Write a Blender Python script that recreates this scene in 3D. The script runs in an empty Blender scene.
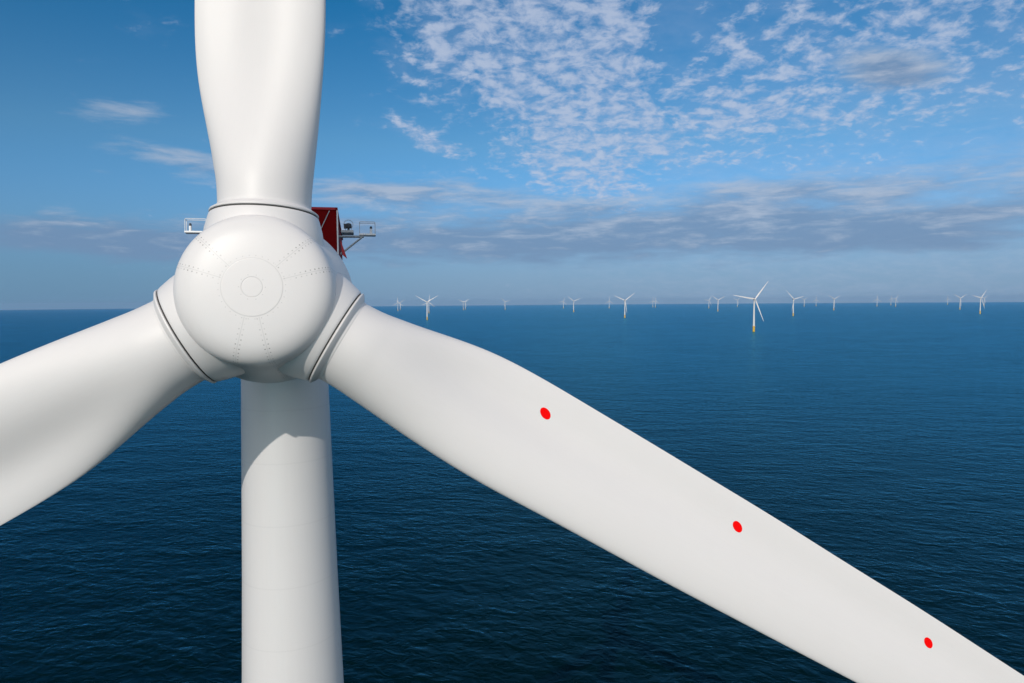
import bpy, bmesh, math, random
import numpy as np
from mathutils import Vector, Matrix
from mathutils.bvhtree import BVHTree

random.seed(7)
R = math.radians
S = bpy.context.scene
COL = S.collection

# ------------------------------------------------------------------ camera
EYE = 102.0
ROLL = 0.45
cam = bpy.data.cameras.new('camera'); camo = bpy.data.objects.new('camera', cam); COL.objects.link(camo)
cam.sensor_width = 36.0; cam.lens = 24.0; cam.clip_start = 0.1; cam.clip_end = 200000
camo.matrix_world = (Matrix.Translation((0, 0, EYE)) @ Matrix.Rotation(R(90 - 3.352), 4, 'X')
                     @ Matrix.Rotation(R(-ROLL), 4, 'Z'))
S.camera = camo

# ------------------------------------------------------------------ light
SUN_AZ = -13.0      # degrees to the left of straight behind the camera is negative x
SUN_EL = 29.3
sd = Vector((math.sin(R(SUN_AZ)) * math.cos(R(SUN_EL)), -math.cos(R(SUN_AZ)) * math.cos(R(SUN_EL)), math.sin(R(SUN_EL))))
sun = bpy.data.lights.new('sun', 'SUN'); sun.energy = 2.4; sun.angle = R(0.6); sun.color = (1.0, 0.945, 0.865)
suno = bpy.data.objects.new('sun', sun); COL.objects.link(suno)
suno.rotation_euler = (-sd).to_track_quat('-Z', 'Y').to_euler()
S.view_settings.view_transform = 'Standard'; S.view_settings.look = 'None'
S.view_settings.gamma = 1.0; S.view_settings.exposure = 0.0; S.view_settings.use_curve_mapping = False

# ------------------------------------------------------------------ node helper
class NT:
    def __init__(s, nt): s.t = nt; s.n = nt.nodes; s.l = nt.links
    def node(s, ty, **k):
        n = s.n.new(ty)
        for a, v in k.items(): setattr(n, a, v)
        return n
    def put(s, sock, v):
        if hasattr(v, 'is_output') or isinstance(v, bpy.types.NodeSocket): s.l.new(v, sock)
        else: sock.default_value = v
    def m(s, op, a, b=0.0, c=0.0, clamp=False):
        n = s.node('ShaderNodeMath', operation=op, use_clamp=clamp)
        s.put(n.inputs[0], a); s.put(n.inputs[1], b); s.put(n.inputs[2], c)
        return n.outputs[0]
    def add(s, a, b): return s.m('ADD', a, b)
    def sub(s, a, b): return s.m('SUBTRACT', a, b)
    def mul(s, a, b): return s.m('MULTIPLY', a, b)
    def mx(s, a, b): return s.m('MAXIMUM', a, b)
    def ss(s, v, lo, hi, a=0.0, b=1.0):
        n = s.node('ShaderNodeMapRange', interpolation_type='SMOOTHSTEP', clamp=True)
        s.put(n.inputs[0], v)
        for i, q in enumerate((lo, hi, a, b)): s.put(n.inputs[i + 1], q)
        return n.outputs[0]
    def comb(s, x, y, z=0.0):
        n = s.node('ShaderNodeCombineXYZ'); s.put(n.inputs[0], x); s.put(n.inputs[1], y); s.put(n.inputs[2], z)
        return n.outputs[0]
    def noise(s, vec, scale, detail=4.0, rough=0.55, dist=0.0, lac=2.0):
        n = s.node('ShaderNodeTexNoise'); s.put(n.inputs['Vector'], vec)
        n.inputs['Scale'].default_value = scale; n.inputs['Detail'].default_value = detail
        n.inputs['Roughness'].default_value = rough; n.inputs['Distortion'].default_value = dist
        n.inputs['Lacunarity'].default_value = lac
        return n.outputs['Fac']
    def mix(s, f, a, b):
        n = s.node('ShaderNodeMix', data_type='RGBA')
        s.put(n.inputs[0], f); s.put(n.inputs[6], a); s.put(n.inputs[7], b)
        return n.outputs[2]
    def vadd(s, a, b):
        n = s.node('ShaderNodeVectorMath', operation='ADD'); s.put(n.inputs[0], a); s.put(n.inputs[1], b); return n.outputs[0]
    def vmul(s, a, b):
        n = s.node('ShaderNodeVectorMath', operation='MULTIPLY'); s.put(n.inputs[0], a); s.put(n.inputs[1], b); return n.outputs[0]

# ------------------------------------------------------------------ sky
W = bpy.data.worlds.new('World'); S.world = W; W.use_nodes = True
w = NT(W.node_tree); w.n.clear()
sky = w.node('ShaderNodeTexSky', sky_type='NISHITA')
sky.sun_disc = False; sky.sun_elevation = R(SUN_EL)
sky.sun_rotation = math.atan2(sd.x, sd.y)
sky.altitude = 100; sky.air_density = 1.0; sky.dust_density = 0.7; sky.ozone_density = 2.0
tc = w.node('ShaderNodeTexCoord')
sep = w.node('ShaderNodeSeparateXYZ'); w.l.new(tc.outputs['Generated'], sep.inputs[0])
dx, dy, dz = sep.outputs
az = w.m('ARCTAN2', dx, dy)
el = w.m('ARCSINE', dz)
zc = w.mx(dz, 0.0)
inv = w.m('DIVIDE', 1.0, w.add(zc, 0.26))
P2 = w.comb(w.mul(dx, inv), w.mul(dy, inv), 0.0)          # a flat cloud layer overhead
def blob(a0, e0, ra, re, tilt=0.0):
    a = w.m('DIVIDE', w.sub(az, a0), ra)
    e = w.m('DIVIDE', w.sub(w.sub(el, e0), w.mul(w.sub(az, a0), tilt)), re)
    d = w.add(w.mul(a, a), w.mul(e, e))
    return w.m('POWER', 2.718, w.mul(d, -1.0))
def total(*k):
    o = k[0]
    for q in k[1:]: o = w.add(o, q)
    return o
back = w.ss(dy, 0.25, -0.25)                               # the half of the sky behind the viewer, round the sun
big = w.noise(P2, 2.2, 3.0, 0.5)
med = w.noise(P2, 6.0, 4.0, 0.62, 0.4)
# altocumulus: small puffs in patches
wob = w.comb(w.noise(P2, 7.0, 2.0), w.noise(w.vadd(P2, (7.3, 2.1, 0.0)), 7.0, 2.0), 0.0)
Pw = w.vadd(P2, w.vmul(wob, (0.06, 0.06, 0.0)))
puff = w.noise(Pw, 19.0, 5.0, 0.56)
fine = w.noise(Pw, 48.0, 4.0, 0.6)
puff = w.add(w.mul(puff, 0.72), w.mul(fine, 0.28))
patch = total(w.mul(blob(0.05, 0.38, 0.17, 0.14), 1.5), w.mul(blob(0.12, 0.22, 0.09, 0.09), 1.15),
              w.mul(blob(0.50, 0.37, 0.24, 0.10), 0.60), w.mul(blob(0.52, 0.23, 0.26, 0.08), 0.58), w.mul(blob(0.60, 0.34, 0.10, 0.10), 0.25), w.mul(blob(0.235, 0.38, 0.035, 0.09, 0.3), -0.55), w.mul(blob(0.30, 0.26, 0.10, 0.09), 0.45),
              w.mul(blob(-0.125, 0.232, 0.05, 0.014, -0.45), 0.85), w.mul(blob(-0.10, 0.37, 0.14, 0.04), 0.35), w.mul(back, 0.8))
patch = total(patch, w.mul(w.sub(big, 0.5), 0.8), w.mul(w.sub(med, 0.5), 1.5))
pc = w.m('MINIMUM', w.mx(patch, 0.0), 1.0)
thr = w.m('MULTIPLY_ADD', pc, -0.27, 0.655)
alto = w.mul(w.ss(w.sub(puff, thr), -0.08, 0.21), w.ss(patch, 0.05, 0.55))
alto = w.mul(alto, 0.80)
# thin veil under the puffs
alto = w.mx(alto, w.mul(w.ss(az, -0.15, 0.35), w.ss(med, 0.25, 0.7, 0.06, 0.22)))
alto = w.mx(alto, w.mul(w.ss(patch, 0.15, 1.2), w.ss(med, 0.3, 0.7, 0.05, 0.28)))
# layered stratocumulus low over the sea
Q = w.comb(az, w.mul(el, 5.0), 0.0)
s1 = w.noise(Q, 4.2, 6.0, 0.58, 0.25)
s2 = w.noise(w.vadd(Q, (3.7, 9.1, 0.0)), 13.0, 6.0, 0.62, 0.3)
sv = w.add(w.mul(s1, 0.62), w.mul(s2, 0.38))
band = total(w.mul(blob(0.26, 0.092, 0.66, 0.046), 1.65), w.mul(blob(0.22, 0.145, 0.3, 0.022), 0.45), w.mul(blob(0.62, 0.165, 0.24, 0.030), 0.95), w.mul(blob(-0.17, 0.160, 0.18, 0.022), 1.1),
             w.mul(blob(-0.50, 0.080, 0.32, 0.034), 0.98),
             w.mul(blob(-0.505, 0.240, 0.095, 0.021, 0.10), 0.98), w.mul(blob(-0.455, 0.188, 0.10, 0.019, -0.10), 0.98), w.mul(blob(-0.53, 0.165, 0.03, 0.006), .7),
             w.mul(blob(0.495, 0.282, 0.085, 0.030, -0.2), 1.5), w.mul(blob(0.345, 0.265, 0.07, 0.02), 0.5), w.mul(back, 0.5))
thr2 = w.m('MULTIPLY_ADD', w.m('MINIMUM', band, 1.5), -0.32, 0.72)
strat = w.mul(w.ss(w.sub(sv, thr2), -0.06, 0.22), w.ss(band, 0.03, 0.35))
strat = w.mul(strat, 0.82)
# thick undersides are grey, thin tops catch the sun
lit = w.ss(w.sub(total(s2, w.mul(w.sub(el, 0.128), 2.6), w.mul(back, 0.4), w.mul(blob(0.495, 0.282, 0.13, 0.06), -0.40)), 0.5), -0.14, 0.20)
scol = w.mix(lit, (0.170, 0.272, 0.44, 1), (0.42, 0.485, 0.60, 1))
acol = w.mix(w.ss(puff, 0.40, 0.66), (0.36, 0.46, 0.66, 1), (0.50, 0.57, 0.72, 1))
acol = w.mix(back, acol, (1.30, 1.22, 1.12, 1))  # unseen clouds behind the viewer, added bright to fill the shaded sides
scol = w.mix(back, scol, (1.0, 0.95, 0.88, 1))
# the photograph's cool, clear northern air
ramp = w.node('ShaderNodeValToRGB'); w.l.new(w.mx(el, 0.0), ramp.inputs[0])
cr = ramp.color_ramp
for i, (p_, c_) in enumerate(((0.0, (.30, .58, 1.05)), (0.08, (.34, .62, .95)), (0.22, (.36, .70, .88)), (0.40, (.10, .61, .87)), (0.60, (.05, .60, .88)), (1.0, (.3, .75, .9)))):
    e_ = cr.elements[i] if i < 2 else cr.elements.new(p_)
    e_.position = p_; e_.color = (*c_, 1)
tint = w.mix(back, ramp.outputs[0], (0.95, 0.97, 1.0, 1))
side = w.ss(az, -0.7, 0.5, 1.0, 1.18)
STR = 0.10
def up(c): return w.vmul(c, (1 / STR, 1 / STR, 1 / STR))
base = w.vmul(sky.outputs[0], tint)
base = w.vmul(base, w.comb(side, side, side))
veil = w.mul(w.ss(el, 0.19, 0.01), w.sub(1.0, back))         # milky blue air low over the sea
base = w.mix(w.mul(veil, 0.8), base, up(w.mix(w.ss(az, -0.6, 0.0), (0.135, 0.265, 0.425, 1), (0.21, 0.325, 0.485, 1))))
c = w.mix(alto, base, up(acol))
c = w.mix(strat, c, up(scol))
bg = w.node('ShaderNodeBackground'); w.l.new(c, bg.inputs['Color']); bg.inputs['Strength'].default_value = STR
wo = w.node('ShaderNodeOutputWorld'); w.l.new(bg.outputs[0], wo.inputs['Surface'])

# ------------------------------------------------------------------ materials
def principled(name, col, rough=0.5, metal=0.0, coat=0.0):
    m = bpy.data.materials.new(name); m.use_nodes = True
    b = m.node_tree.nodes['Principled BSDF']
    b.inputs['Base Color'].default_value = (*col, 1); b.inputs['Roughness'].default_value = rough
    b.inputs['Metallic'].default_value = metal; b.inputs['Coat Weight'].default_value = coat
    return m, NT(m.node_tree), b
def paint(name, col, rough, vary=0.05, seams=None, grime=0.0, streak=(1, 1, 1), coat=0.0):
    """weathered paint: faint blotches and streaks, uneven gloss, optional horizontal weld lines at given heights"""
    m, t, b = principled(name, col, rough, coat=coat)
    tc = t.node('ShaderNodeTexCoord'); o = tc.outputs['Object']
    n1 = t.noise(o, 0.45, 5.0, 0.6); n2 = t.noise(t.vmul(o, streak), 2.2, 6.0, 0.65)
    f = t.add(t.mul(t.sub(n1, 0.5), vary), t.mul(t.sub(n2, 0.5), vary))
    k = t.add(1.0, f)
    if grime:
        g = t.ss(t.noise(t.vmul(o, streak), 3.1, 8.0, 0.75), 0.60, 0.80)
        k = t.mul(k, t.sub(1.0, t.mul(g, grime)))
    if seams:
        z = t.node('ShaderNodeSeparateXYZ'); t.l.new(o, z.inputs[0])
        for zs in seams:
            d = t.m('ABSOLUTE', t.sub(z.outputs[2], zs))
            k = t.mul(k, t.ss(d, 0.012, 0.045, 0.96, 1.0))
    v = t.node('ShaderNodeVectorMath', operation='SCALE'); v.inputs[0].default_value = col; t.l.new(k, v.inputs['Scale'])
    t.l.new(v.outputs[0], b.inputs['Base Color'])
    t.l.new(t.add(rough - 0.05, t.mul(n2, 0.10)), b.inputs['Roughness'])
    return m
M = {}
M['blade'] = paint('blade_paint', (0.69, 0.662, 0.648), 0.47, 0.035, grime=0.05, streak=(3, 3, 0.25))
M['hub'] = paint('hub_paint', (0.695, 0.668, 0.655), 0.42, 0.03)
M['tower'] = paint('tower_paint', (0.675, 0.652, 0.640), 0.40, 0.04, seams=[82.4, 84.9, 87.6, 90.2, 92.8, 95.4, 97.6], grime=0.06, streak=(3, 3, 0.12))
M['yellow'] = paint('yellow_paint', (0.72, 0.42, 0.03), 0.5, 0.12, grime=0.25, streak=(2, 2, 0.2))
M['red'] = paint('red_paint_shaded', (0.17, 0.0008, 0.0015), 0.7, 0.15, grime=0.15)  # deck wall red, darkened to stand in for the shade on it
M['red'].node_tree.nodes['Principled BSDF'].inputs['Specular IOR Level'].default_value = 0.08
M['redlit'] = paint('red_paint_lit', (0.42, 0.004, 0.012), 0.45, 0.1)  # brighter copy of the wall red, light on the top edge put into the colour
M['marker'] = paint('red_marker_paint', (0.86, 0.001, 0.001), 0.9, 0.04); M['marker'].node_tree.nodes['Principled BSDF'].inputs['Specular IOR Level'].default_value = 0.1
M['white'] = paint('white_metal', (0.78, 0.78, 0.78), 0.4, 0.05)
M['grey'] = paint('galvanised_steel', (0.42, 0.44, 0.46), 0.45, 0.15)
M['dark'] = paint('dark_housing', (0.03, 0.035, 0.045), 0.45, 0.2)
M['gap'] = paint('black_gasket', (0.03, 0.028, 0.026), 0.7, 0.2)
M['seam'] = paint('seam_sealant', (0.50, 0.50, 0.49), 0.6, 0.15)
M['bolt'] = paint('bolt_steel', (0.22, 0.20, 0.18), 0.5, 0.5)

def cone_material():
    """hub paint with the nose cone's sealed panel joints and bolt heads"""
    m = paint('nose_cone_paint', (0.695, 0.668, 0.655), 0.42, 0.03); t = NT(m.node_tree)
    b = m.node_tree.nodes['Principled BSDF']; old = b.inputs['Base Color'].links[0].from_socket
    tc = t.node('ShaderNodeTexCoord'); sp = t.node('ShaderNodeSeparateXYZ'); t.l.new(tc.outputs['Object'], sp.inputs[0])
    x, y, z = sp.outputs
    r_ = t.m('SQRT', t.add(t.mul(x, x), t.mul(z, z))); ang = t.m('ARCTAN2', x, z)
    fold = t.sub(t.m('FLOORED_MODULO', ang, R(120)), R(60))
    dist = t.mul(t.sub(t.m('ABSOLUTE', fold), R(13.2)), r_)        # metres off the nearest joint
    ad = t.m('ABSOLUTE', dist)
    outer = t.ss(r_, 0.95, 0.97)
    line = t.mul(t.ss(ad, 0.006, 0.022, 1.0, 0.0), outer)
    u = t.add(t.mul(r_, 0.9), t.mul(t.add(y, 2.58), 0.9))
    du = t.mul(t.sub(t.m('FRACT', t.m('DIVIDE', u, 0.17)), 0.5), 0.17)
    dv = t.sub(ad, 0.068)
    bolt = t.mul(t.ss(t.m('SQRT', t.add(t.mul(du, du), t.mul(dv, dv))), 0.014, 0.032, 1.0, 0.0), outer)
    # how strongly each bolt shows differs along the joint
    wear = t.ss(t.noise(t.comb(t.m('FLOOR', t.m('DIVIDE', u, 0.17)), t.m('SIGN', dist), t.m('SIGN', fold)), 0.9, 1.0), 0.35, 0.65, 0.25, 1.0)
    wear = t.mul(wear, t.ss(r_, 1.2, 2.35, 0.30, 1.15))
    # ring joints of the hatch with their fasteners
    def ring(rad, rb, nb):
        l_ = t.ss(t.m('ABSOLUTE', t.sub(r_, rad)), 0.006, 0.022, 1.0, 0.0)
        da = t.mul(t.sub(t.m('FRACT', t.m('MULTIPLY', ang, nb / (2 * math.pi))), 0.5), 2 * math.pi * rb / nb); dr = t.sub(r_, rb)
        b_ = t.ss(t.m('SQRT', t.add(t.mul(da, da), t.mul(dr, dr))), 0.010, 0.024, 1.0, 0.0)
        return l_, b_
    l1, b1 = ring(0.93, 1.01, 32); l2, b2 = ring(0.32, 0.40, 10)
    lines = t.m('MINIMUM', t.add(t.mul(line, 0.30), t.mul(t.add(l1, l2), 0.30)), 0.6)
    bolts = t.m('MINIMUM', t.add(t.mul(t.mul(bolt, wear), 0.95), t.mul(t.add(b1, b2), 0.25)), 0.8)
    front = t.ss(y, 1.0, 0.9)
    col = t.mix(t.mul(lines, front), old, (0.40, 0.39, 0.38, 1))
    col = t.mix(t.mul(bolts, front), col, (0.16, 0.15, 0.14, 1))
    t.l.new(col, b.inputs['Base Color'])
    return m
M['cone'] = cone_material()

def sea_material():
    m = bpy.data.materials.new('sea_water'); m.use_nodes = True
    t = NT(m.node_tree); t.n.clear()
    g = t.node('ShaderNodeNewGeometry'); p = g.outputs['Position']
    # wind sea: crests lie across the view, each octave turned a little
    def rot(vec, a, sx, sy):
        n = t.node('ShaderNodeMapping'); n.vector_type = 'TEXTURE'
        n.inputs['Rotation'].default_value = (0, 0, R(a)); n.inputs['Scale'].default_value = (sx, sy, 1)
        t.l.new(vec, n.inputs['Vector']); return n.outputs[0]
    w1 = t.noise(rot(p, -14, 16, 9.5), 1.0, 2.0, 0.5, 0.5)
    w2 = t.noise(rot(p, -24, 5.4, 4.0), 1.0, 3.0, 0.55, 0.5)
    w3 = t.noise(rot(p, 8, 2.2, 1.7), 1.0, 3.0, 0.6, 0.3)
    pack = t.noise(rot(p, -6, 60, 30), 1.0, 3.0, 0.6, 0.4)
    gust = t.noise(rot(p, 20, 420, 170), 1.0, 4.0, 0.6, 0.6)
    h = t.add(t.add(t.mul(w1, 0.75), t.mul(w2, 0.80)), t.mul(w3, 0.22))
    h = t.mul(h, t.mul(t.ss(gust, 0.3, 0.7, 0.85, 1.15), t.ss(pack, 0.3, 0.7, 0.70, 1.30)))
    bp = t.node('ShaderNodeBump'); bp.inputs['Strength'].default_value = 1.0; bp.inputs['Distance'].default_value = 1.0
    t.l.new(h, bp.inputs['Height']); N = bp.outputs[0]
    fr = t.node('ShaderNodeFresnel'); fr.inputs['IOR'].default_value = 1.333; t.l.new(N, fr.inputs['Normal'])
    # light scattered back out of the deep water
    df = t.node('ShaderNodeBsdfDiffuse'); df.inputs['Color'].default_value = (0.0001, 0.0072, 0.0080, 1); t.l.new(N, df.inputs['Normal'])
    gl = t.node('ShaderNodeBsdfGlossy'); gl.inputs['Color'].default_value = (0.18, 0.60, 0.79, 1); gl.inputs['Roughness'].default_value = 0.25; t.l.new(N, gl.inputs['Normal'])
    mx = t.node('ShaderNodeMixShader'); t.l.new(t.m('POWER', fr.outputs[0], 1.15), mx.inputs[0]); t.l.new(df.outputs[0], mx.inputs[1]); t.l.new(gl.outputs[0], mx.inputs[2])
    out = t.node('ShaderNodeOutputMaterial'); t.l.new(mx.outputs[0], out.inputs['Surface'])
    return m
M['sea'] = sea_material()

# ------------------------------------------------------------------ mesh helpers
def tag(o, label=None, cat=None, group=None, kind=None):
    if label: o['label'] = label
    if cat: o['category'] = cat
    if group: o['group'] = group
    if kind: o['kind'] = kind
    return o
class MB:
    def __init__(s): s.v = []; s.f = []
    def add(s, v, f):
        k = len(s.v); s.v += [tuple(p) for p in v]; s.f += [tuple(i + k for i in q) for q in f]
    def grid(s, rows, close=True, cap0=False, cap1=False):
        n = len(rows[0]); k = len(s.v)
        for r_ in rows: s.v += [tuple(p) for p in r_]
        for i in range(len(rows) - 1):
            for j in range(n if close else n - 1):
                a = k + i * n + j; b_ = k + i * n + (j + 1) % n
                s.f.append((a, b_, b_ + n, a + n))
        if cap0: s.f.append(tuple(k + j for j in reversed(range(n))))
        if cap1: s.f.append(tuple(k + (len(rows) - 1) * n + j for j in range(n)))
    def tube(s, pts, r, n=8, closed=False):
        pts = [Vector(p) for p in pts]; rows = []; N = len(pts)
        for i, p in enumerate(pts):
            a = pts[(i - 1) % N] if (closed or i > 0) else p
            c_ = pts[(i + 1) % N] if (closed or i < N - 1) else p
            d = (c_ - a).normalized()
            h = Vector((0, 0, 1)) if abs(d.z) < 0.9 else Vector((1, 0, 0))
            u_ = d.cross(h).normalized(); v_ = d.cross(u_)
            rows.append([p + (u_ * math.cos(2 * math.pi * k / n) + v_ * math.sin(2 * math.pi * k / n)) * r for k in range(n)])
        if closed: rows.append(rows[0])
        s.grid(rows, True, not closed, not closed)
    def box(s, c0, c1):
        x0, y0, z0 = c0; x1, y1, z1 = c1
        s.add([(x0, y0, z0), (x1, y0, z0), (x1, y1, z0), (x0, y1, z0), (x0, y0, z1), (x1, y0, z1), (x1, y1, z1), (x0, y1, z1)],
              [(0, 3, 2, 1), (4, 5, 6, 7), (0, 1, 5, 4), (1, 2, 6, 5), (2, 3, 7, 6), (3, 0, 4, 7)])
    def lathe(s, prof, n=48, axis='Z', c=(0, 0, 0), cap0=False, cap1=False):
        """prof: (position along axis, radius)"""
        rows = []
        for h, r_ in prof:
            row = []
            for k in range(n):
                a = 2 * math.pi * k / n; x, y = r_ * math.cos(a), r_ * math.sin(a)
                if axis == 'Z': p = (x, y, h)
                elif axis == 'Y': p = (y, h, x)
                else: p = (h, x, y)
                row.append((p[0] + c[0], p[1] + c[1], p[2] + c[2]))
            rows.append(row)
        s.grid(rows, True, cap0, cap1)
    def build(s, name, mat, parent=None, smooth=True, angle=35, mw=None, bevel=0.0):
        me = bpy.data.meshes.new(name); me.from_pydata(s.v, [], s.f); me.update()
        bm = bmesh.new(); bm.from_mesh(me); bmesh.ops.remove_doubles(bm, verts=bm.verts, dist=1e-5)
        if bevel:
            es = [e for e in bm.edges if len(e.link_faces) == 2 and e.calc_face_angle(0) > R(50)]
            bmesh.ops.bevel(bm, geom=es, offset=bevel, segments=2, affect='EDGES', clamp_overlap=True)
        bmesh.ops.recalc_face_normals(bm, faces=bm.faces); bm.to_mesh(me); bm.free()
        me.materials.append(mat)
        if smooth:
            for p in me.polygons: p.use_smooth = True
            try: me.set_sharp_from_angle(angle=R(angle))
            except Exception: pass
        o = bpy.data.objects.new(name, me); COL.objects.link(o)
        if parent: o.parent = parent
        if mw is not None: o.matrix_local = mw
        return o
def children(o): return [c_ for c_ in bpy.data.objects if c_.parent == o]
def copy_tree(o, parent=None):
    c_ = o.copy(); COL.objects.link(c_)
    if parent: c_.parent = parent
    for ch in children(o): copy_tree(ch, c_)
    return c_
def spline(xs, ys, q):
    """monotone-ish cubic (finite difference Hermite) interpolation"""
    xs = np.array(xs, float); ys = np.array(ys, float); q = np.array(q, float)
    d = np.diff(ys) / np.diff(xs); m_ = np.zeros_like(ys)
    m_[0], m_[-1] = d[0], d[-1]
    for i in range(1, len(xs) - 1):
        if d[i - 1] * d[i] <= 0: m_[i] = 0
        else:
            w1 = 2 * (xs[i + 1] - xs[i]) + (xs[i] - xs[i - 1]); w2 = (xs[i + 1] - xs[i]) + 2 * (xs[i] - xs[i - 1])
            m_[i] = (w1 + w2) / (w1 / d[i - 1] + w2 / d[i])
    i = np.clip(np.searchsorted(xs, q) - 1, 0, len(xs) - 2); h = xs[i + 1] - xs[i]; t = (q - xs[i]) / h
    return ((2 * t**3 - 3 * t**2 + 1) * ys[i] + (t**3 - 2 * t**2 + t) * h * m_[i]
            + (-2 * t**3 + 3 * t**2) * ys[i + 1] + (t**3 - t**2) * h * m_[i + 1])

# ------------------------------------------------------------------ sea (follows the earth's curve, so the horizon dips as it should)
RE = 7.4e6
def drop(x, y): return -(x * x + y * y) / (2 * RE)
def make_sea():
    radii = [0.0]; r_ = 20.0
    while r_ < 70000: radii.append(r_); r_ *= 1.045
    n = 180; v = [(0, 0, 0)]; f = []
    for q in radii[1:]:
        for k in range(n):
            a = 2 * math.pi * k / n; v.append((q * math.sin(a), q * math.cos(a), -q * q / (2 * RE)))
    for k in range(n): f.append((0, 1 + (k + 1) % n, 1 + k))
    for i in range(len(radii) - 2):
        for k in range(n):
            a = 1 + i * n + k; b_ = 1 + i * n + (k + 1) % n
            f.append((a, b_, b_ + n, a + n))
    mb = MB(); mb.v = v; mb.f = f
    o = mb.build('water', M['sea'])
    # keep the upper side facing up
    me = o.data
    if me.polygons[10].normal.z < 0: me.flip_normals()
    tag(o, 'open dark blue sea rippled by the wind reaching to the horizon', 'sea', kind='structure')
make_sea()
def make_haze():
    mb = MB(); mb.box((-60000, -2000, -420), (60000, 60000, 235))
    m = bpy.data.materials.new('sea_haze'); m.use_nodes = True; t = NT(m.node_tree); t.n.clear()
    v = t.node('ShaderNodeVolumePrincipled'); v.inputs['Color'].default_value = (0.42, 0.66, 0.95, 1)
    v.inputs['Density'].default_value = HAZE; v.inputs['Anisotropy'].default_value = 0.0
    o = t.node('ShaderNodeOutputMaterial'); t.l.new(v.outputs[0], o.inputs['Volume'])
    b = mb.build('haze', m, smooth=False); tag(b, 'thin blue sea haze fading the far turbines and the horizon', 'haze', kind='stuff')
HAZE = 1.5e-5
make_haze()

# ------------------------------------------------------------------ turbine geometry
TILT = R(6.0)
ST = np.array([  # s, leading edge, trailing edge, thickness, twist, airfoil blend
    (2.85, 1.56, -1.56, 3.12, 0.0, 0), (4.0, 1.58, -1.58, 3.08, 3.3, 0.0), (5.2, 1.72, -1.84, 2.86, 7.9, .18), (6.5, 1.83, -2.13, 2.52, 10.2, .45),
    (8.1, 1.96, -2.45, 2.14, 11.2, .75), (10.4, 2.04, -2.54, 1.84, 10.9, .93), (12.7, 1.99, -2.52, 1.66, 9.9, 1), (15, 1.98, -2.50, 1.52, 8.9, 1),
    (18, 1.97, -2.46, 1.38, 7.9, 1), (21, 1.92, -2.42, 1.26, 6.9, 1), (25, 1.85, -2.30, 1.10, 6.3, 1), (29, 1.77, -2.20, .97, 5.3, 1),
    (35, 1.60, -1.95, .80, 3.6, 1), (50, 1.15, -1.42, .50, 3.0, 1), (65, .75, -.95, .30, 1.0, 1), (73, .45, -.62, .19, 0.0, 1), (76, .22, -.38, .11, 0.0, 1), (77, .03, -.08, .03, 0.0, 1)])
def blade_rows(ns, npt):
    u = np.linspace(0, 1, ns) ** 1.6; s = 2.85 + (77 - 2.85) * u
    fine_s = np.arange(2.85, 77.0, 0.1)
    def smooth(i):                                       # fair the lofted curves so no station shows as a kink
        y = spline(ST[:, 0], ST[:, i], fine_s); k = np.exp(-0.5 * (np.arange(-30, 31) / 9.0) ** 2); k /= k.sum()
        yp = np.concatenate([np.full(30, y[0]), y, np.full(30, y[-1])]); ys = np.convolve(yp, k, 'valid')
        w_ = np.clip((fine_s - 3.0) / 1.5, 0, 1) * np.clip((76 - fine_s) / 3, 0, 1)
        return np.interp(s, fine_s, y + (ys - y) * w_)
    q = [smooth(i) for i in range(1, 6)]
    rows = []
    th = np.linspace(0, 2 * np.pi, npt, endpoint=False)
    for i in range(ns):
        le, te, tk, tw, b = [x[i] for x in q]; t = R(tw)
        cw = 1 / math.cos(t); le *= cw; te *= cw; ch = le - te
        c_ = 0.5 * (1 - np.cos(th))                      # 0 at the leading edge
        circ = 0.5 * np.sin(th)                          # + = pressure side
        yt = 5 * (0.2969 * np.sqrt(c_) - 0.1260 * c_ - 0.3516 * c_**2 + 0.2843 * c_**3 - 0.1015 * c_**4) + 0.025 * c_
        sgn = np.where(np.sin(th) >= 0, 1, -1)
        air = yt * np.where(sgn > 0, 0.50, 0.60) * sgn / 1.04
        air = air - 0.38 * np.exp(-((c_ - 0.70) / 0.24) ** 2) * np.sqrt(np.clip(yt, 0, 1)) * np.where(sgn > 0, 0.75, 0.25)
        y = tk * ((1 - b) * circ + b * air)
        x = le - c_ * ch
        X = x * math.cos(t) - y * math.sin(t)
        N = x * math.sin(t) * 0.85 + y * math.cos(t)     # towards the nose
        rows.append([(X[k], -N[k], s[i]) for k in range(npt)])
    return rows
def hub_profile(n):
    pr = [(2.58, 0.0), (2.576, .31), (2.56, .93), (2.515, 1.5), (2.44, 1.90), (2.29, 2.20), (2.05, 2.41), (1.75, 2.50), (1.35, 2.53), (.70, 2.61), (0.0, 2.77), (-.8, 2.95), (-1.45, 3.06)]
    d = [0]
    for i in range(1, len(pr)): d.append(d[-1] + math.dist(pr[i], pr[i - 1]))
    q = np.linspace(0, d[-1], n)
    return list(zip(spline(d, [p[0] for p in pr], q), spline(d, [p[1] for p in pr], q)))
def hub_frame(hz, ov):
    ex = Vector((1, 0, 0)); nn = Vector((0, -math.cos(TILT), math.sin(TILT))); ez = Vector((0, math.sin(TILT), math.cos(TILT)))
    m_ = Matrix((ex, -nn, ez)).transposed().to_4x4(); m_.translation = (0, -ov, hz)
    return m_

def tower_prof(h):
    return [(17.5, 3.15), (40, 2.90), (58, 2.62), (72, 2.42), (h - 19.3, 2.22), (h - 12, 2.00), (h - 3.6, 1.80), (h - 2.0, 1.78)]

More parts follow.
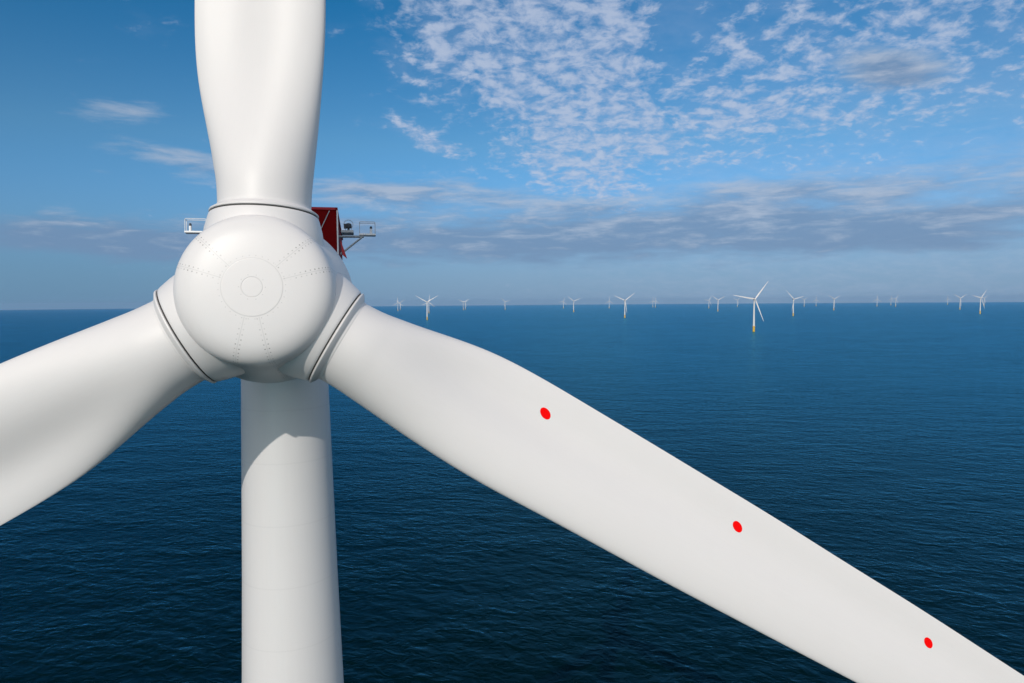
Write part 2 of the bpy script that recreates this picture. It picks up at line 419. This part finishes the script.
def base_parts(root, seg=40):
    mb = MB(); mb.lathe([(-12, 3.4), (16.8, 3.4), (16.8, 3.55), (17.5, 3.55), (17.5, 3.1)], seg)
    tp = mb.build('transition_piece', M['yellow'], root)
    mb = MB(); mb.lathe([(16.4, 3.42), (16.4, 5.2), (16.75, 5.2), (16.75, 3.42)], seg); mb.build('work_platform', M['yellow'], tp)
    mb = MB()
    for z in (17.3, 17.9): mb.tube([(5.1 * math.cos(a), 5.1 * math.sin(a), z) for a in np.linspace(0, 2 * math.pi, 33)[:-1]], 0.05, 6, True)
    for a in np.linspace(0, 2 * math.pi, 17)[:-1]: mb.tube([(5.1 * math.cos(a), 5.1 * math.sin(a), 16.7), (5.1 * math.cos(a), 5.1 * math.sin(a), 17.9)], 0.05, 6)
    mb.build('railing', M['yellow'], tp)
    mb = MB()
    for x in (-.3, .3): mb.tube([(x, -3.75, -6), (x, -3.75, 16.4)], 0.09, 6)
    for z in np.arange(-4, 16.4, 0.6): mb.tube([(-.3, -3.75, z), (.3, -3.75, z)], 0.04, 5)
    mb.build('ladder', M['yellow'], tp)

def make_turbine(hz, ov, seg, ns, npt, detail):
    root = bpy.data.objects.new('wind_turbine', None); COL.objects.link(root)
    base_parts(root, 40 if detail else 20)
    mb = MB(); mb.lathe(tower_prof(hz), seg); mb.build('tower', M['tower'], root)
    HF = hub_frame(hz, ov)
    # nacelle: a drum behind the rotor and a rounded tail over the tower
    mb = MB()
    pr = [(1.50, 0.0), (1.50, 2.2), (1.62, 2.35), (3.2, 2.35), (3.3, 2.2), (3.45, 2.15), (9.5, 2.15), (11.0, 2.0), (11.9, 1.5), (12.2, 0.0)]
    mb.lathe(pr, seg, 'Y')
    nac = mb.build('nacelle', M['hub'], root, mw=HF)
    # hub
    mb = MB(); prof = hub_profile(48 if detail else 14)
    mb.lathe([(-a, r_) for a, r_ in prof] + [(1.47, 2.9), (1.47, 0.0)], 128 if detail else 24, 'Y')
    hub = mb.build('hub', M['cone'] if detail else M['hub'], root, mw=HF, angle=50)
    # blades
    bl = []
    mb = MB(); mb.grid(blade_rows(ns, npt), True, True, True)
    for k in range(3):
        mw = HF @ Matrix.Rotation(2 * math.pi * k / 3, 4, 'Y')
        if k == 0: b = mb.build('blade', M['blade'], root, mw=mw, angle=60)
        else:
            b = bl[0].copy(); COL.objects.link(b); b.parent = root; b.matrix_local = mw
        bl.append(b)
    # raised deck for the winch, red walls
    mb = MB()
    D = dict(x0=-2.42, x1=2.30, y0=5.6, y1=12.4)
    x0, x1, y0, y1 = D.values(); zb, zt, th = 2.02, 4.45, 0.05
    mb.box((x0, y0, zb), (x1, y0 + th, zt)); mb.box((x0, y1 - th, zb), (x1, y1, zt))
    mb.box((x0, y0 + th, zb), (x0 + th, y1 - th, zt)); mb.box((x1 - th, y0 + th, zb), (x1, y1 - th, zt))
    mb.box((x0 + th, y0 + th, zb), (x1 - th, y1 - th, zb + .1))
    hp = mb.build('hoist_platform', M['red'], nac, smooth=False)
    return root, nac, hub, bl, hp, HF

def place(root, x, y, yaw, label, group=None):
    root.location = (x, y, drop(x, y)); root.rotation_euler = (0, 0, yaw)
    tag(root, label, 'wind turbine', group)

# ------------------------------------------------------------------ the near turbine
YAW = R(12.0); AZ0 = R(1.4); OV = 5.6
HUBP = Vector((-8.702, 24.056, EYE + 0.25))
bx, by = HUBP.x + math.sin(-YAW) * OV, HUBP.y + math.cos(YAW) * OV
HZ = HUBP.z - drop(bx, by)
root, nac, hub, blades, hp, HF = make_turbine(HZ, OV, 96, 150, 72, True)
place(root, bx, by, YAW, 'huge white wind turbine close up with red dots on its blade')
SPIN = Matrix.Rotation(AZ0, 4, 'Y')
hub.matrix_local = HF @ SPIN
for k, b in enumerate(blades): b.matrix_local = HF @ SPIN @ Matrix.Rotation(2 * math.pi * k / 3, 4, 'Y')

# red markers painted on the pressure side, one every ten metres or so
bvh = BVHTree.FromPolygons([v.co for v in blades[0].data.vertices], [p.vertices[:] for p in blades[0].data.polygons])
def marker(s, t, rad):
    mb = MB(); rows = []
    for q in (0.0, .35, .7, 1.0):
        row = []
        for k in range(28):
            a = 2 * math.pi * k / 28
            ca, sa = 0.86 * math.cos(a), 1.26 * math.sin(a)           # ovals, laid a little askew
            x, z = t + rad * q * (ca * .92 + sa * .39), s + rad * q * (sa * .92 - ca * .39)
            h, nrm, _, _ = bvh.ray_cast(Vector((x, -6, z)), Vector((0, 1, 0)))
            row.append(h + nrm * (0.006 if nrm.y < 0 else -0.006))
        rows.append(row)
    mb.grid(rows); return mb
MK = [(11.0, -1.40, .205), (20.2, -1.32, .205), (30.4, -1.10, .205), (40.5, -.95, .2), (50.5, -.8, .18)]
for k, b in enumerate(blades):
    for s_, t_, r_ in MK:
        if k == 0: marker(s_, t_, r_).build('red_marker', M['marker'], b)
    if k:
        for ch in children(blades[0]):
            c_ = ch.copy(); COL.objects.link(c_); c_.parent = b
# root flange (turns with the blade) and the collar it meets on the hub
def flange():
    mb = MB(); mb.lathe([(2.845, 1.65), (2.845, 1.79), (2.855, 1.815), (2.865, 1.83), (2.91, 1.83), (2.925, 1.82), (3.04, 1.645), (3.055, 1.61), (3.08, 1.588), (3.15, 1.572), (3.15, 1.50)], 96)
    return mb
def gasket():
    mb = MB(); mb.lathe([(2.79, 1.74), (2.79, 1.785), (2.85, 1.785), (2.85, 1.74)], 96); return mb
def collar():
    mb = MB(); mb.lathe([(1.2, 1.98), (1.9, 2.03), (2.3, 1.965), (2.70, 1.862), (2.775, 1.835), (2.795, 1.815), (2.80, 1.65)], 96); return mb
fl = flange().build('root_flange', M['blade'], blades[0], angle=25)
for b in blades[1:]:
    c_ = fl.copy(); COL.objects.link(c_); c_.parent = b
cl = collar().build('blade_collar', M['hub'], hub, angle=40); gk = gasket().build('collar_gap', M['gap'], hub, angle=40)
for k in (1, 2):
    for o in (cl, gk):
        c_ = o.copy(); COL.objects.link(c_); c_.parent = hub; c_.matrix_local = Matrix.Rotation(2 * math.pi * k / 3, 4, 'Y')
# seams and bolt heads on the nose cone
PR = hub_profile(200)
arc = [0]
for i in range(1, 200): arc.append(arc[-1] + math.dist(PR[i], PR[i - 1]))
def on_hub(dist, ang, off=0.0):
    i = min(max(np.searchsorted(arc, dist) - 1, 0), 198); t = (dist - arc[i]) / (arc[i + 1] - arc[i])
    a = PR[i][0] + t * (PR[i + 1][0] - PR[i][0]); r_ = PR[i][1] + t * (PR[i + 1][1] - PR[i][1])
    da, dr = PR[i + 1][0] - PR[i][0], PR[i + 1][1] - PR[i][1]; L = math.hypot(da, dr)
    na, nr = dr / L, -da / L
    a += na * off; r_ += nr * off
    n_ = Vector((nr * math.sin(ang), -na, nr * math.cos(ang)))
    return Vector((r_ * math.sin(ang), -a, r_ * math.cos(ang))), n_
def cap(d0, d1, name, off):
    """a removable plate on the nose, a hair proud of it with a rounded rim"""
    mb = MB(); rows = []
    for d, o_ in [(d0, -.01), (d0 + .004, off * .7), (d0 + .014, off)] + [(d, off) for d in np.linspace(d0 + .03, d1 - .03, 6)] + [(d1 - .014, off), (d1 - .004, off * .7), (d1, -.01)]:
        rows.append([on_hub(max(d, 1e-4), a, o_)[0] for a in np.linspace(0, 2 * math.pi, 97)[:-1]])
    mb.grid(rows); return mb.build(name, M['cone'], hub, angle=60)
cap(0.325, 0.925, 'nose_hatch', .006)
cap(0.0, 0.315, 'nose_plate', .006)

# deck edge, outriggers, lights and sensor (children of the nacelle)
mb = MB(); x0, x1, y0, y1 = -2.42, 2.30, 5.6, 12.4
for a, b_ in (((x0, y0), (x1, y0)), ((x1, y0), (x1, y1)), ((x1, y1), (x0, y1)), ((x0, y1), (x0, y0))):
    c0 = (min(a[0], b_[0]) - .05, min(a[1], b_[1]) - .05, 4.453); c1 = (max(a[0], b_[0]) + .05, max(a[1], b_[1]) + .05, 4.56)
    mb.box(c0, c1)
mb.build('top_rail', M['redlit'], hp, smooth=False)
mb = MB(); mb.box((x1 + .003, y0 - .03, 2.05), (x1 + .06, y0 + .09, 4.445)); mb.build('corner_post', M['white'], hp, smooth=False)
mb = MB(); mb.tube([(1.60, y0 - .03, 3.54), (2.00, y0 - .03, 4.41)], .02, 6); mb.build('diagonal_tube', M['grey'], hp)  # thin grey tube slanting across the front wall

def rounded_loop(x0_, x1_, z0_, z1_, y_, r_=.05):
    pts = []
    for cx, cz, a0 in ((x1_ - r_, z1_ - r_, 0), (x0_ + r_, z1_ - r_, 90), (x0_ + r_, z0_ + r_, 180), (x1_ - r_, z0_ + r_, 270)):
        for k in range(4): a = R(a0 + 30 * k); pts.append((cx + r_ * math.cos(a), y_, cz + r_ * math.sin(a)))
    return pts
def outrigger(sgn, xa, xb, zf, yc):
    """small caged lamp platform on an arm beside the deck; sgn +1 = right side seen from the front"""
    X0, X1 = sorted((sgn * xa, sgn * xb))
    mb = MB(); mb.box((X0, yc - .18, zf - .07), (X1, yc + .18, zf)); pf = mb.build('lamp_platform', M['white'], nac, smooth=False, bevel=.01)
    mb = MB()
    for y_ in (yc - .14, yc + .14): mb.tube(rounded_loop(X0 + .02, X1 - .02, zf - .03, zf + .53, y_), .013, 6, True)
    for x_ in (X0 + .02, X1 - .02): mb.tube([(x_, yc - .14, zf + .50), (x_, yc + .14, zf + .50)], .013, 6)
    mb.build('lamp_cage', M['grey'] if sgn > 0 else M['white'], pf)
    lx = sgn * (xb - .2)
    mb = MB(); mb.lathe([(zf, .07), (zf + .02, .055), (zf + .24, .055), (zf + .24, 0)], 16, 'Z', (lx, yc, 0)); lb = mb.build('lamp_base', M['white'], pf)
    mb = MB(); mb.lathe([(zf + .243, .05), (zf + .31, .055), (zf + .35, .04), (zf + .37, 0)], 16, 'Z', (lx, yc, 0)); mb.build('warning_lamp', M['dark'], pf)
    mb = MB()
    for y_ in (yc - .1, yc + .1):
        mb.tube([(sgn * 2.3, y_, zf - .12), (sgn * (xa + .2), y_, zf - .11)], .035, 8)
        mb.tube([(sgn * 2.44, y_, zf - .90), (sgn * (xa + .12), y_, zf - .14)], .028, 8)
    mb.build('support_arm', M['grey'], pf)
    return pf
outrigger(1, 3.26, 3.98, 3.42, 5.75)
outrigger(-1, 3.06, 3.94, 3.44, 5.75)
DZ = 0.87
mb = MB(); mb.box((2.48, 5.45, 2.56 + DZ), (3.02, 6.05, 2.67 + DZ)); sl = mb.build('sensor_ledge', M['grey'], nac, smooth=False, bevel=.01)
mb = MB(); mb.lathe([(2.67, .05), (2.82, .05), (2.82, .12), (2.9, .15), (3.0, .13), (3.03, .06), (3.03, 0)], 16, 'Z', (2.80, 5.75, DZ)); mb.box((2.60, 5.68, 2.80 + DZ), (2.72, 5.82, 3.0 + DZ))
mb.build('wind_sensor', M['dark'], sl)
mb = MB(); mb.tube([(2.80 + .2 * math.cos(a), 5.75, 2.98 + DZ + .2 * math.sin(a)) for a in np.linspace(R(-50), R(230), 22)], .013, 6)
mb.tube([(2.93, 5.75, 2.67 + DZ), (2.93, 5.75, 2.84 + DZ)], .013, 6); mb.tube([(2.67, 5.75, 2.67 + DZ), (2.67, 5.75, 2.84 + DZ)], .013, 6)
mb.build('lightning_hoop', M['grey'], sl)
mb = MB(); mb.add([(2.44, 5.6, 3.08), (2.47, 5.6, 3.08), (2.72, 5.6, 2.30), (2.52, 5.6, 2.47), (2.44, 5.68, 3.08), (2.47, 5.68, 3.08), (2.72, 5.68, 2.30), (2.52, 5.68, 2.47)],
                  [(0, 1, 2, 3), (7, 6, 5, 4), (0, 4, 5, 1), (1, 5, 6, 2), (2, 6, 7, 3), (3, 7, 4, 0)])
mb.build('bracket_plate', M['redlit'], nac, smooth=False)

# ------------------------------------------------------------------ the wind farm on the horizon
def ground_xy(px, dist):
    """bearing read from the photograph, distance from the turbine's apparent height"""
    a = math.atan((px - 512) / 683.0)
    return dist * math.sin(a), dist * math.cos(a)
proto, pn, ph, pb, php, PF = make_turbine(104.0, 6.0, 24, 40, 20, False)
GROUP = 'white wind turbines far out on the sea'
FARM = [  # bearing px, apparent hub height in px, rotor angle, rotor yaw offset, label
    (754.2, 32.5, 40, 0, 'largest of the distant turbines, its yellow base standing nearest on the sea'),
    (427.3, 17.9, 60, 0, 'distant turbine just above the near blade, the larger of an overlapping pair'),
    (429.2, 11.0, 8, 0, 'distant turbine half hidden behind the larger one just above the near blade'),
    (398.2, 8.4, 0, 0, 'leftmost distant turbine, closest to the near blade root'),
    (400.6, 7.2, 55, 0, 'smaller distant turbine tucked right behind the leftmost one'),
    (463.6, 7.8, 62, 0, 'left one of a tight small pair right of the overlapping pair above the blade'),
    (465.6, 7.4, 50, 0, 'right one of a tight small pair right of the overlapping pair above the blade'),
    (505.4, 8.0, 72, 0, 'faint small turbine alone between the tight pair and the middle of the horizon'),
    (563.6, 6.9, 20, 0, 'tiny faint turbine just left of a clearer one near the middle of the horizon'),
    (573.9, 10.9, 68, 0, 'small turbine just right of a tiny faint one near the middle of the horizon'),
    (609.4, 7.2, 3, 0, 'tiny turbine with one blade straight up, left of a clear mid sized turbine'),
    (625.0, 17.3, 54, 0, 'mid sized turbine with yellow base and blades in a Y, left of the largest'),
    (653.0, 6.4, 5, 0, 'left tower of a tiny touching pair between mid sized and largest turbine'),
    (655.5, 6.7, 5, 0, 'right tower of a tiny touching pair between mid sized and largest turbine'),
    (709.0, 8.0, 35, 0, 'left one of two small turbines standing left of the largest distant turbine'),
    (718.0, 11.3, 64, 0, 'right and taller one of two small turbines left of the largest distant turbine'),
    (737.5, 6.8, 50, 0, 'tiny turbine under the left blade tip of the largest distant turbine'),
    (793.4, 16.7, 76, 0, 'mid sized turbine with yellow base next right of the largest distant turbine'),
    (804.2, 7.0, 58, 0, 'very faint tiny turbine right of the mid sized one beside the largest'),
    (816.1, 6.6, 5, 0, 'tiny turbine with one blade straight up, left of third clear one beyond the largest'),
    (833.9, 11.0, 62, 0, 'small turbine with spread upper blades, third clear one right of the largest'),
    (877.0, 7.4, 4, 0, 'tiny turbine with one blade straight up, left of a faint close pair'),
    (890.9, 6.3, 10, 0, 'fainter left one of a close tiny pair on the right of the farm'),
    (895.7, 7.8, 36, 0, 'clearer right one of a close tiny pair on the right of the farm'),
    (947.5, 6.0, 0, 0, 'faintest turbine, a thin pale stroke left of the last small turbine'),
    (960.0, 11.3, 60, 0, 'small turbine next left of the rightmost overlapping pair'),
    (980.3, 15.9, 43, 0, 'rightmost mid sized turbine with yellow base in front of a smaller one'),
    (984.0, 7.6, 52, 0, 'last tiny turbine on the right, behind a mid sized one'),
]
rng = random.Random(3)
for i, (px, hp_, a, yo, lab) in enumerate(FARM):
    c_ = proto if i == 0 else copy_tree(proto)
    dist = 104.0 * 683.0 / hp_ * math.cos(0)
    x, y = ground_xy(px, dist / 1.0 if True else dist)
    y = dist; x = dist * (px - 512) / 683.0
    place(c_, x, y, YAW + R(yo + rng.uniform(-4, 4)), lab, GROUP)
    k = 0
    for ch in children(c_):
        n_ = ch.name.split('.')[0]
        if n_ == 'blade':
            ch.matrix_local = PF @ Matrix.Rotation(R(a) + 2 * math.pi * k / 3, 4, 'Y'); k += 1
